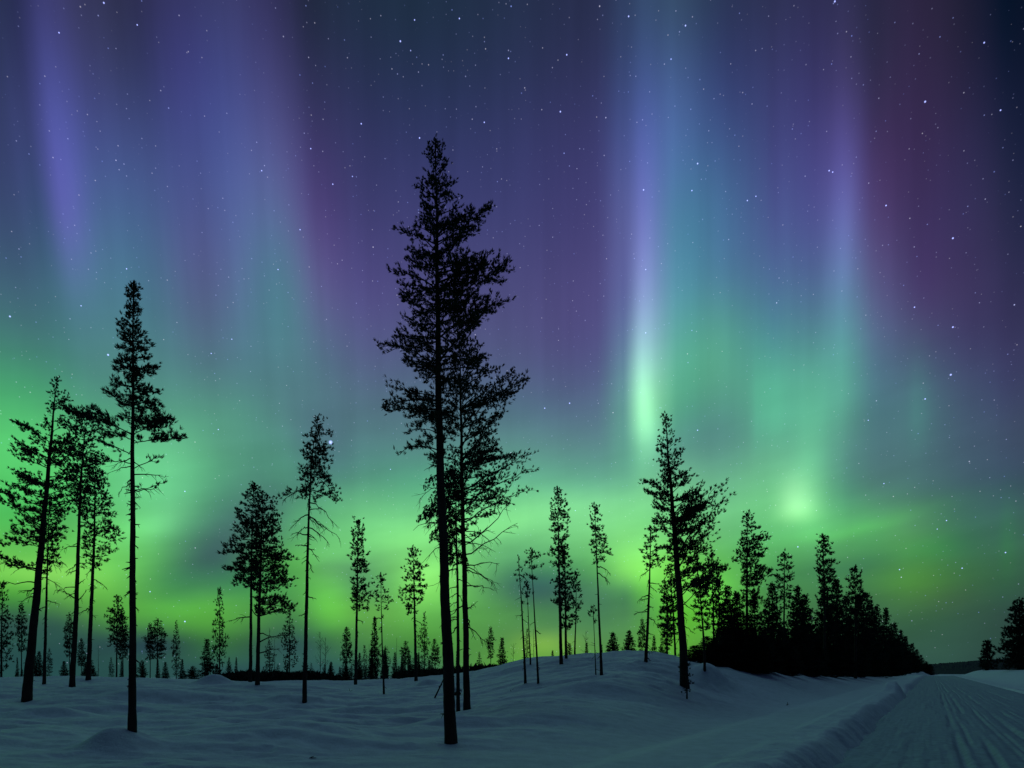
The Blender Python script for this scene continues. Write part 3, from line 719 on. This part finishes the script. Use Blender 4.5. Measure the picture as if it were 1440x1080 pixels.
portrait('pine_tree', 'solitary slender pine with thin crown and bare drooping limbs below, left of centre',
  [(428,988),(430,870),(432,750),(436,650),(443,594),(447,582)], 6.2,
  [(582,443,455),(600,436,464),(618,424,468),(645,416,470),(662,420,470),(680,416,475),(700,412,476)],
  boughs=[(434,694,397,702,.14,.8),(435,665,474,700,.08,.9)],
  dens=1.1, nbr=5, whorl=.26, fill=.35, droop=(.6,-.15,-.3), stubs=30, stub_zone=(.1,.6),
  deads=[(434,690,397,703,.12,9),(434,724,411,742,.12,8),(434,704,464,730,.1,8),(433,728,474,756,.08,8),(433,742,462,764,.08,7),(433,752,412,751,.02,4),(433,768,415,766,.02,4),(433,770,450,790,.12,7),(432,786,440,806,.1,5),(431,838,444,842,.02,2),(431,862,420,866,.0,2)], drop=[(700,760,8,34,.12)])
portrait('pine_tree', 'narrow pine right of the slender solitary one, short crown and long bare stem',
  [(500,957),(502,850),(504,733)], 4.6,
  [(733,502,507),(750,494,516),(770,492,518),(800,492,522),(820,497,522),(840,500,524),(856,502,518)], Y=46, dens=1.1, nbr=6, fill=.5, droop=(.5,-.1,-.1), drop=[(850,890,4,14,.1)])
portrait('pine_tree', 'spindly young pine with few tufted limbs, right of the narrow pine',
  [(540,976),(537,900),(535,808)], 2.8,
  [(810,532,538),(816,524,542),(830,524,553),(850,527,554),(866,530,544)], dens=.7, nbr=4, keep=.8, droop=(.2,-.1,-.1), stubs=14, drop=[(860,910,4,12,.1)])
portrait('pine_tree', 'open layered pine just left of the tallest middle pine, flat tiers',
  [(585,953),(583,860),(581,769)], 4.6,
  [(769,579,584),(785,570,596),(798,566,599),(815,563,602),(830,558,603),(850,562,592),(863,568,588)], Y=45, dens=1.0, nbr=6, whorl=.5, fill=.3, droop=(.4,-.05,-.02), drop=[(865,890,4,16,.1)])
portrait('pine_tree', 'taller pine of the trio left on the snow hump, small pointed crown',
  [(789,934),(786,800),(784,690)], 5,
  [(690,782,788),(705,771,796),(730,769,806),(745,774,809),(757,776,808),(764,782,800),(770,770,796),(784,767,796),(795,776,796)], dens=1.05, nbr=6, fill=.4, droop=(.6,.1,-.1), keep=.9)
portrait('pine_tree', 'bushy pine tight against the taller trunk of the hump trio',
  [(796,926),(795,850),(794,768)], 4,
  [(768,790,799),(785,783,803),(800,778,806),(820,775,807),(845,774,806),(862,784,807),(882,793,809)], dens=1.15, nbr=6, fill=.5, droop=(.5,-.1,-.1))
portrait('pine_tree', 'small loose pine at the right side of the hump trio',
  [(808,920),(810,860),(810,804)], 2.4,
  [(804,806,814),(820,804,817),(840,804,821),(860,806,818),(876,802,815)], dens=.8, nbr=5, droop=(.3,-.1,-.1))
portrait('bare_snag', 'nearly bare leaning pole of a dead pine, left of two tufted thin pines',
  [(739,961),(734,860),(729,783)], 3.6,
  [(796,726,738),(806,725,744),(818,729,742)], dens=.5, nbr=3, keep=.7, droop=(.1,-.1,-.1), stubs=26, stub_zone=(.1,.95), stub_len=.3, deads=[(731,808,743,818,.05,4),(730,800,724,802,0,3)])
portrait('pine_tree', 'thin leaning pine with only a small tuft of crown, right of the dead pole',
  [(757,961),(752,870),(748,800),(747,774)], 3.1,
  [(772,744,751),(782,737,760),(793,735,763),(803,739,758),(812,744,752)], dens=.9, nbr=5, whorl=.3, droop=(.5,.3,-.05), stubs=12, deads=[(752,886,760,892,.0,2)])
portrait('pine_tree', 'very thin small pine standing between the dead pole and the tufted thin pine',
  [(746,934),(743,870),(741,820)], 2.2, [(820,738,746),(835,737,749),(850,739,748)], dens=.6, nbr=4, keep=.8, droop=(.2,0,-.1), stubs=10)
portrait('pine_tree', 'tall thin pine on the hump with limbs mostly on its right side',
  [(846,949),(842,860),(839,780),(836,712)], 4,
  [(712,834,838),(725,831,846),(740,830,852),(756,833,858),(768,836,858),(780,837,863),(790,838,857)], dens=1.0, nbr=5, fill=.3, droop=(.4,-.2,-.15), deads=[(840,796,858,806,.1,6),(840,806,858,820,.1,6)], stubs=8)
portrait('sapling', 'wispy sapling stem rising close to the left of the thin hump pine',
  [(838,949),(836,900),(834,853)], 1.7, [(853,832,838),(861,828,841),(870,826,839)], dens=.5, nbr=4, keep=.8, droop=(.2,0,0), stubs=6)
portrait('pine_tree', 'slim pine with rounded crown and bare twiggy stem, left of the big right pine',
  [(908,931),(912,850),(915,742)], 4.6,
  [(742,912,922),(755,905,930),(770,898,936),(785,896,936),(797,904,931)], dens=1.05, nbr=6, whorl=.4, droop=(.6,.1,-.05), stubs=24, stub_len=.5, drop=[(800,880,10,24,.08)])
portrait('pine_tree', 'big pine on the right with leaning trunk and wide airy crown',
  [(963,967),(960,900),(957,850),(951,770),(946,700),(941,640),(937,583)], 12,
  [(582,935,942),(604,929,951),(618,921,964),(640,917,966),(658,919,976),(673,909,984),(690,909,990),(702,918,1004),(718,917,1010),(736,922,1009),(748,930,1004),(766,936,996),(780,942,1008),(800,946,1020),(814,944,1012)],
  boughs=[(950,760,980,684,.0,.5),(952,785,1003,686,.02,.55),(953,800,1008,708,.05,.45),(955,820,1007,738,.05,.45),(957,840,1018,802,.1,.9),(958,855,1010,815,.08,.7),(946,700,908,674,.05,1.0),(947,715,910,692,.05,1.0),(949,740,918,732,.05,.8)],
  dens=1.15, whorl=.29, nbr=6, keep=.85, fill=.35, droop=(.8,.25,-.05), stubs=12, drop=[(800,900,12,30,.06)])
portrait('spruce_sapling', 'little spruce sapling in front of the foot of the big right pine',
  [(966,983),(966,955),(964,930)], 2.2, [(930,962,968),(938,950,978),(948,956,972),(958,952,976),(966,955,984),(972,962,970)], dens=.9, nbr=4, droop=(.1,-.1,-.1), needle=M_SPRU, stubs=3, whorl=.2, tscale=.8)
# --- trees around and behind the big right pine
RG = 'pines clustered behind the big right pine'
portrait('pine_tree', 'pine with thin stem seen just left of the big right trunk', [(950,918),(947,860),(942,796)], 3.2,
  [(796,938,946),(815,930,956),(835,926,960),(856,924,958),(876,930,956),(892,934,955)], Y=44, dens=1.0, nbr=6, group=RG)
portrait('pine_tree', 'pine with flat-topped crown a little right of the big right trunk', [(991,943),(990,900),(986,850),(980,790)], 3.6,
  [(790,974,986),(806,970,990),(822,968,1000),(830,978,1000),(846,976,998),(864,974,996),(884,976,1000)], dens=1.1, nbr=6, droop=(.3,0,-.05), group=RG)
portrait('pine_tree', 'pine with umbrella-like top tier, third behind the big right pine', [(1004,935),(1003,860),(1000,778)], 3.4,
  [(778,996,1004),(790,988,1012),(802,984,1021),(808,986,1020),(826,990,1014),(850,992,1012),(880,990,1014)], Y=40, dens=1.1, nbr=6, droop=(.2,0,-.02), group=RG)
portrait('pine_tree', 'narrow bushy pine at the left edge of the dark roadside stand', [(1012,932),(1011,870),(1010,815)], 3,
  [(815,1006,1014),(832,1002,1018),(860,1000,1020),(890,1000,1020)], Y=42, dens=1.1, nbr=6, group=RG)
portrait('pine_tree', 'shaggy pine low behind the left side of the big right trunk', [(938,920),(938,870),(937,836)], 3,
  [(836,934,941),(850,927,948),(870,924,950),(890,926,950),(905,928,950)], Y=46, dens=1.2, nbr=6, group=RG)
# --- tops that stand above the dark stand
portrait('pine_tree', 'tall pine above the dark stand with limbs swept to the right', [(1050,946),(1050,850),(1050,722)], 5,
  [(722,1047,1054),(736,1042,1060),(750,1041,1077),(768,1040,1080),(783,1024,1084),(800,1043,1086),(815,1048,1090),(832,1044,1080),(850,1040,1070)], Y=42, dens=1.0, nbr=6, fill=.4, droop=(.5,.1,-.15))
portrait('pine_tree', 'medium slim pine in the dark stand, between the swept tall pine and the next spire', [(1102,946),(1102,850),(1102,777)], 4,
  [(777,1098,1107),(790,1093,1112),(805,1089,1116),(822,1091,1117),(842,1093,1113),(856,1094,1112)], Y=50, dens=1.0, nbr=6)
portrait('pine_tree', 'spire-like pine rising highest from the right half of the dark stand', [(1160,946),(1160,850),(1158,753)], 4,
  [(753,1155,1162),(770,1150,1170),(790,1148,1176),(810,1149,1179),(830,1156,1184),(850,1152,1188)], Y=60, dens=1.2, nbr=6, fill=.5)
portrait('pine_tree', 'dark conical pine at the right shoulder of the roadside stand', [(1203,946),(1203,850),(1202,797)], 4,
  [(797,1198,1207),(815,1190,1215),(830,1192,1219),(845,1192,1230),(860,1190,1226)], Y=74, dens=1.3, nbr=6, fill=.6)
# --- right edge
portrait('spruce_tree', 'large black conifer at the right edge of the picture', [(1434,944),(1434,843)], 6,
  [(843,1430,1438),(856,1423,1446),(876,1416,1452),(892,1413,1455),(900,1409,1456),(920,1407,1460),(938,1405,1462)], Y=105, dens=1.5, nbr=7, fill=.9, whorl=.7, needle=M_SPRU, droop=(.4,-.05,-.1))
portrait('spruce_tree', 'tall black conifer cut off by the right edge, behind the large one', [(1462,944),(1462,828)], 6,
  [(828,1458,1466),(850,1448,1476),(890,1438,1486),(938,1434,1490)], Y=112, dens=1.5, nbr=7, fill=.9, whorl=.8, needle=M_SPRU, droop=(.4,-.05,-.1))
portrait('spruce_tree', 'lone small conifer beside the far end of the road', [(1389,944),(1389,904)], 4,
  [(904,1387,1391),(912,1383,1395),(922,1380,1398),(932,1380,1399),(940,1380,1402)], Y=150, dens=1.5, nbr=7, fill=.9, whorl=.9, needle=M_SPRU, droop=(.3,-.05,-.1))

# --- smaller trees beyond the crest: a few kinds, copied
def kind_meshes(kind, seed):
    rng = np.random.default_rng(seed)
    H = 8.0; pts = [(0, 0, 0), (rng.normal(0, .06), 0, 4), (rng.normal(0, .1), 0, 8)]
    if kind == 'pine':
        c = rng.uniform(2.6, 3.8)
        prof = [(z, w * rng.uniform(.75, 1.1), w * rng.uniform(.75, 1.1)) for z, w in [(c, .75), (c + .8, 1.0), (5.0, .95), (6, .9), (7, .6), (7.6, .3), (8, .1)]]
        k = dict(dens=1.1, nbr=6, droop=(.6, -.05, -.1), fill=.4)
    elif kind == 'spruce':
        prof = [(z, w * rng.uniform(.85, 1.1), w * rng.uniform(.85, 1.1)) for z, w in [(.15, .95), (1, 1.0), (2.5, .9), (4, .75), (5.5, .52), (6.8, .3), (7.6, .14), (8, .06)]]
        k = dict(dens=1.2, nbr=7, droop=(.4, -.15, -.1), fill=.9, needle=M_SPRU)
    elif kind == 'slender':
        prof = [(z, w * rng.uniform(.7, 1.2), w * rng.uniform(.7, 1.2)) for z, w in [(.8, .5), (2, .8), (4, .9), (5, 1.0), (6.4, .65), (7.3, .35), (8, .08)]]
        k = dict(dens=.8, nbr=5, droop=(.3, -.25, -.1), fill=.3, needle=M_SPRU, keep=.9)
    elif kind == 'stand':
        prof = [(z, w * rng.uniform(.85, 1.1), w * rng.uniform(.85, 1.1)) for z, w in [(.1, .9), (1, 1.0), (3, 1.0), (5, .8), (6.3, .55), (7.3, .28), (8, .08)]]
        k = dict(dens=1.4, nbr=8, droop=(.45, -.05, -.08), fill=1.0, needle=M_SPRU)
    elif kind == 'bush':
        prof = [(z, w, w) for z, w in [(.1, .9), (1.5, 1.0), (4, .9), (6, .7), (8, .25)]]
        k = dict(dens=1.0, nbr=6, droop=(.8, .4, .1), fill=.8, lo=.3)
    b = dict(tl=.30, tw=.055, whorl=.38, twsp=.26, blades=9)
    b.update(k)
    wide = 2.0 if kind in ('bush',) else 1.25
    prof = [(z, l * wide, r * wide) for z, l, r in prof]
    return [('trunk', trunk_mesh('trunk', pts, .10, rng, 6, top=.02, stubs=8, stub_len=.3)), ('crown', crown_mesh('crown', pts, prof, rng, **b))], wide
def bare_meshes(kind, seed):
    rng = np.random.default_rng(seed); pts = [(0, 0, 0), (.08, 0, 4), (.0, 0, 8)]
    tr = trunk_mesh('trunk', pts, .07, rng, 6, top=.02, stubs=30 if kind == 'snag' else 6, stub_len=.6, z_lo=.1, z_hi=.98)
    out = [('trunk', tr)]
    if kind == 'birch':
        for q in range(16):
            z = rng.uniform(2.4, 7.6); ph = rng.uniform(0, 6.28); L = rng.uniform(.6, 1.5) * (1.15 - z / 12)
            out.append(('limb', dead_mesh('limb', (0.04, 0, z), (math.cos(ph) * L * .8, math.sin(ph) * L * .8, z + L), .03, .022, rng, 9, .5 * L, .1)))
    return out, 1.0
PROTO = {}
for kd, n in [('pine', 5), ('spruce', 4), ('slender', 3), ('stand', 5), ('bush', 3)]:
    PROTO[kd] = [kind_meshes(kd, 900 + 13 * q + len(kd)) for q in range(n)]
for kd in ('snag', 'birch'):
    PROTO[kd] = [bare_meshes(kd, 700 + 3 * q) for q in range(2)]
NM = {'pine': ('pine_tree', 'tree'), 'spruce': ('spruce_tree', 'tree'), 'slender': ('spruce_tree', 'tree'), 'stand': ('conifer_tree', 'tree'), 'bush': ('young_pine', 'shrub'), 'snag': ('bare_snag', 'dead tree'), 'birch': ('bare_birch', 'tree')}
rnd = random.Random(5)
COUNT = {}
def small(kind, px, top, hw, Y, label, group=None, base=None):
    X = (px - CX) / F * Y; zb = float(land(X, Y, False))
    zt = CAM_H + (HZ - top) * Y / F
    H = max(zt - zb, .4)
    k = COUNT.get(kind, 0); COUNT[kind] = k + 1
    meshes, wide = PROTO[kind][k % len(PROTO[kind])]
    t = thing(NM[kind][0], label, NM[kind][1], (X, Y, zb - .05), group)
    sx = hw * Y / F / (1.0 * wide) if kind not in ('snag', 'birch') else H / 8
    t.scale = (sx, sx, H / 8)
    t.rotation_euler = (0, 0, rnd.uniform(0, 6.28))
    for nm, me in meshes: child(nm, me, t)
    return t
BG = 'small trees along the far edge of the snow'
SM = [('slender',2,820,17,62,'bushy conifer cut by the left edge of the picture'),('pine',30,850,10,62,'small pine left of the leaning pine trunk'),
 ('spruce',55,916,8,60,'dark little spruce right beside the leaning left trunk'),('slender',69,911,5,62,'thin spruce right of the slim left pine stem'),
 ('pine',98,862,8,66,'pine half hidden behind the leaning group trunk on the left'),('spruce',90,929,7,60,'tiny spruce just left of the group pine trunk'),
 ('pine',115,898,7,64,'small pine between the two group pine trunks'),('spruce',126,922,8,54,'small spruce wrapped round the foot of the rounded group pine'),
 ('snag',138,906,3,64,'bare thin stem right of the group pines'),('pine',164,837,15,60,'full pine close left of the tall straight trunk'),
 ('pine',173,866,11,66,'pine squeezed against the tall straight trunk'),('bush',200,928,9,60,'broken young pine right of the tall straight trunk'),
 ('pine',211,878,9,60,'left and smaller of two joined pines right of the tall straight trunk'),('pine',221,870,13,62,'right and larger of two joined pines right of the tall straight trunk'),
 ('snag',229,930,3,62,'short bare stem by the two joined pines'),('slender',248,874,7,62,'spindly sparse spruce standing alone right of the joined pines'),
 ('bush',270,936,11,58,'low scraggly young pine beside a conical spruce'),('spruce',291,899,12,58,'conical spruce next to a narrow pine left of the pair'),
 ('slender',309,829,13,58,'narrow tall spruce with uneven side tiers left of the pair'),('snag',322,922,3,58,'short snag with twiggy top under the pair'),
 ('slender',379,899,8,62,'slim spruce seen between the pair and a shaggy spruce'),('snag',386,898,3,66,'thin bare stem right of the slim spruce behind the pair'),
 ('slender',407,856,12,60,'tall shaggy spruce right of the pair'),('birch',450,888,8,60,'bare birch right of the slender solitary pine'),
 ('birch',458,896,8,62,'second paler bare birch, nearer the narrow pine'),('spruce',464,935,6,58,'tiny spruce under the bare birches'),('bush',436,942,10,58,'low dark shrub at the foot of the slender solitary pine'),
 ('pine',488,882,10,58,'round-headed small pine left of the narrow pine'),('bush',487,936,11,56,'dark bush below the round-headed small pine'),('bush',505,938,9,58,'dark bush right of the narrow pine stem'),
 ('slender',513,908,6,66,'faint sparse spruce right of the narrow pine'),('snag',519,905,3,66,'faint bare stem next to the sparse spruce'),
 ('spruce',527,867,10,58,'dense spruce behind the spindly young pine'),('slender',541,908,9,52,'ragged young spruce wrapped round the spindly pine stem'),
 ('snag',558,896,3,64,'bare dead stem between spindly pine and layered pine'),('pine',570,901,9,60,'small pine left of the layered pine'),
 ('bush',556,944,11,56,'low bush under the bare dead stem'),('spruce',586,918,12,54,'dense dark spruce round the foot of the layered pine'),
 ('slender',597,862,9,60,'narrow spruce right of the layered pine, pointed top'),('pine',612,898,9,60,'small pine close left of the thickest trunk'),
 ('bush',604,936,14,56,'dark bush left of the thickest trunk'),('bush',632,938,12,58,'dark bush behind the foot of the two big middle trunks'),
 ('pine',690,883,8,60,'small pine right of the middle trunks'),('spruce',706,897,10,58,'dark spruce right of the small pine, at the foot of the hump'),
 ('spruce',678,936,5,60,'first of two tiny spruces right of the middle trunks, nearest to them'),('spruce',686,938,4,60,'second tiny spruce, beside the small pine right of the middle trunks'),
 ('birch',722,904,6,60,'faint bare birch left of the dead pole'),('slender',741,885,5,62,'small sparse spruce behind the dead pole'),('snag',750,884,3,62,'short snag behind the thin tufted pine'),
 ('spruce',777,914,5,54,'tiny spruce left of the hump trio'),('birch',824,886,6,54,'bare birch on the hump between the trio and the thin pine'),('spruce',825,904,6,54,'low spruce at the foot of the bare hump birch'),
 ('spruce',800,905,10,54,'dark spruce at the foot of the hump trio'),('spruce',846,906,5,56,'small spruce at the foot of the thin hump pine'),
 ('stand',862,889,13,56,'left of two dark twin conifers on the hump'),('stand',884,886,12,56,'right of two dark twin conifers on the hump'),
 ('pine',903,869,7,56,'small pine left of the slim rounded pine'),('spruce',920,894,7,54,'small spruce right of the slim rounded pine stem'),
 ('slender',935,868,9,52,'ragged spruce at the left of the cluster behind the big right pine'),('bush',930,908,10,50,'low bush on the snow edge left of the big right trunk')]
for (kd, px, top, hw, Y, lb) in SM:
    small(kd, px, top, hw, Y, lb, BG)
TG = 'tiny conifers in the far tree line'
r3 = random.Random(21)
for k in range(64):
    px = 4 + 716 * (k + r3.random()) / 64 if k % 3 else 470 + 190 * r3.random()
    Y = r3.uniform(72, 108)
    small('spruce' if r3.random() < .6 else ('slender' if r3.random() < .5 else 'bush'), px, np.interp(px, [0, 300, 480, 600, 660, 720], [934, 938, 928, 926, 932, 932]) + r3.uniform(-16, 12), r3.uniform(3, 7), Y, 'tiny conifer in the far low tree line beyond the snow field', TG)
SG = 'dark conifers packed along the road'
ST_L = 'black conifer packed in the dense dark stand left of the road'
stand = [(1024,826),(1038,832),(1062,838),(1086,820),(1120,824),(1132,838),(1158,824),(1175,818),(1190,838),(1208,836),(1222,846),(1234,852),(1247,857),(1258,876),(1266,886),(1273,896),(1283,905),(1289,914),(1295,921),(1303,930),(1308,934)]
for (px, top) in stand:                    # front row, about eleven metres left of the road
    u = (px - CX) / F; Y = 11 / (RT - u) if u < RT - .012 else 900.
    Y = min(max(Y, 40), 620)
    small('stand', px, top, max(5, min(20, 1500 / Y + 4)), Y, ST_L, SG)
r2 = random.Random(11)
for k in range(46):                        # rows behind and between them
    px = 960 + 335 * (k + r2.random()) / 46
    u = (px - CX) / F
    Y = (14 + r2.uniform(0, 10)) / (RT - u); Y = min(max(Y, 43), 620)
    lim = np.interp(px, [955, 985, 1015, 1100, 1200, 1240, 1262, 1290, 1310], [905, 890, 860, 858, 862, 872, 890, 918, 934])
    small('stand', px, lim + r2.uniform(20, 44) * (1 if px < 1250 else .2), max(4, min(16, 1100 / Y + 4)), Y, ST_L, SG)
for k in range(22):                        # low skirts at the front
    px = 975 + 290 * (k + r2.random()) / 22; u = (px - CX) / F
    Y = 10 / (RT - u); Y = min(max(Y, 37), 400)
    small('stand', px, np.interp(px, [970, 1000, 1240, 1270], [915, 900, 905, 915]) + r2.uniform(-10, 8), max(6, min(22, 1500 / Y + 6)), Y, ST_L, SG)

# low young growth along the edge of the field, too thick to count
rng = np.random.default_rng(77); B = Build()
for k in range(2600):
    px = rng.uniform(296, 480) if k < 1900 else rng.uniform(560, 700); Y = rng.uniform(51, 60); X = (px - CX) / F * Y
    edge = np.interp(px, [296, 330, 440, 480], [.25, 1, 1, .5]) if px < 500 else .8
    top = np.interp(px, [300, 480], [947, 948]) if px < 500 else np.interp(px, [560, 620, 700], [944, 940, 934])
    zt = CAM_H + (HZ - top - rng.uniform(0, 4)) * Y / F; zb = float(field(X, Y)) - .2
    z = zb + (zt - zb) * rng.random() * edge
    d = np.array([rng.normal(0, .5), rng.normal(0, .5), 1]); B.shoot((X, Y, z), d / np.linalg.norm(d), .5, .14)
v, f = tuft_geo(B.tuft, 9, rng, .6)
o = bpy.data.objects.new('undergrowth', join_mesh('undergrowth', [(v, f, 0)], [M_SPRU])); COL.objects.link(o)
o['kind'] = 'stuff'; o['label'] = 'low dark strip of young growth along the far edge of the snow'; o['category'] = 'undergrowth'

# --- small things on the snow
def stick(name, label, cat, px, py, ends, r, Y=None):
    X, Yh = hit(px, py); Y = Y or Yh; X = (px - CX) / F * Y
    zb = float(land(X, Y, False)); mpp = Y / F; rg = np.random.default_rng(int(px))
    B = Build()
    for (x0, y0, x1, y1) in ends:
        a = np.array([(x0 - px) * mpp, 0, (py - y0) * mpp]); b = np.array([(x1 - px) * mpp, rg.normal(0, .05), (py - y1) * mpp])
        m = (a + b) / 2 + rg.normal(0, .04, 3) * np.linalg.norm(b - a); B.limb([a - (b - a) * .08, m, b], r, r * .5)
    v, f = seg_geo(B.seg, 5)
    o = bpy.data.objects.new(name, join_mesh(name, [(v, f, 0)], [M_BARK])); COL.objects.link(o); o.location = (X, Y, zb)
    o['label'] = label; o['category'] = cat
stick('dead_stick', 'dead stick poking out of the snow, leaning against the tallest pine from the left', 'stick', 611, 981, [(611, 982, 626, 950), (618, 966, 622, 962)], .035)
stick('twig', 'little forked twig lying in the snow in the near foreground', 'twig', 440, 1067, [(433, 1068, 443, 1063), (438, 1066, 445, 1066)], .008)
stick('twig', 'tiny dark twig in the snow near the slender solitary pine', 'twig', 492, 972, [(490, 973, 496, 971), (492, 973, 490, 968)], .012)
stick('twig', 'small twig sticking up beside the dead leaning pole', 'twig', 719, 972, [(717, 974, 722, 969), (719, 973, 718, 970)], .012)
stick('twig', 'dark crumb of twig on the snow near the ploughed bank', 'twig', 1108, 992, [(1105, 992, 1111, 990), (1107, 992, 1108, 987)], .014)
# snow-capped stump by the second middle trunk
X, Y = hit(643, 977); zb = float(land(X, Y, False)); rg = np.random.default_rng(4)
st = thing('tree_stump', 'low stump with a round cap of snow between the two big middle trunks', 'stump', (X, Y, zb))
child('trunk', trunk_mesh('trunk', [(0, 0, 0), (0, 0, .14)], .14, rg, 10, power=.15), st)
th = np.linspace(0, 2 * math.pi, 20, endpoint=False); ps = np.linspace(0, math.pi, 11)
TH, PS = np.meshgrid(th, ps); bl = 1 + .06 * rg.normal(0, 1, TH.shape) * np.sin(PS)
child('snow_cap', grid_mesh('snow_cap', np.stack([.19 * np.sin(PS) * np.cos(TH) * bl, .19 * np.sin(PS) * np.sin(TH) * bl, .2 + .11 * np.cos(PS)], -1), M_SNOW, True), st)
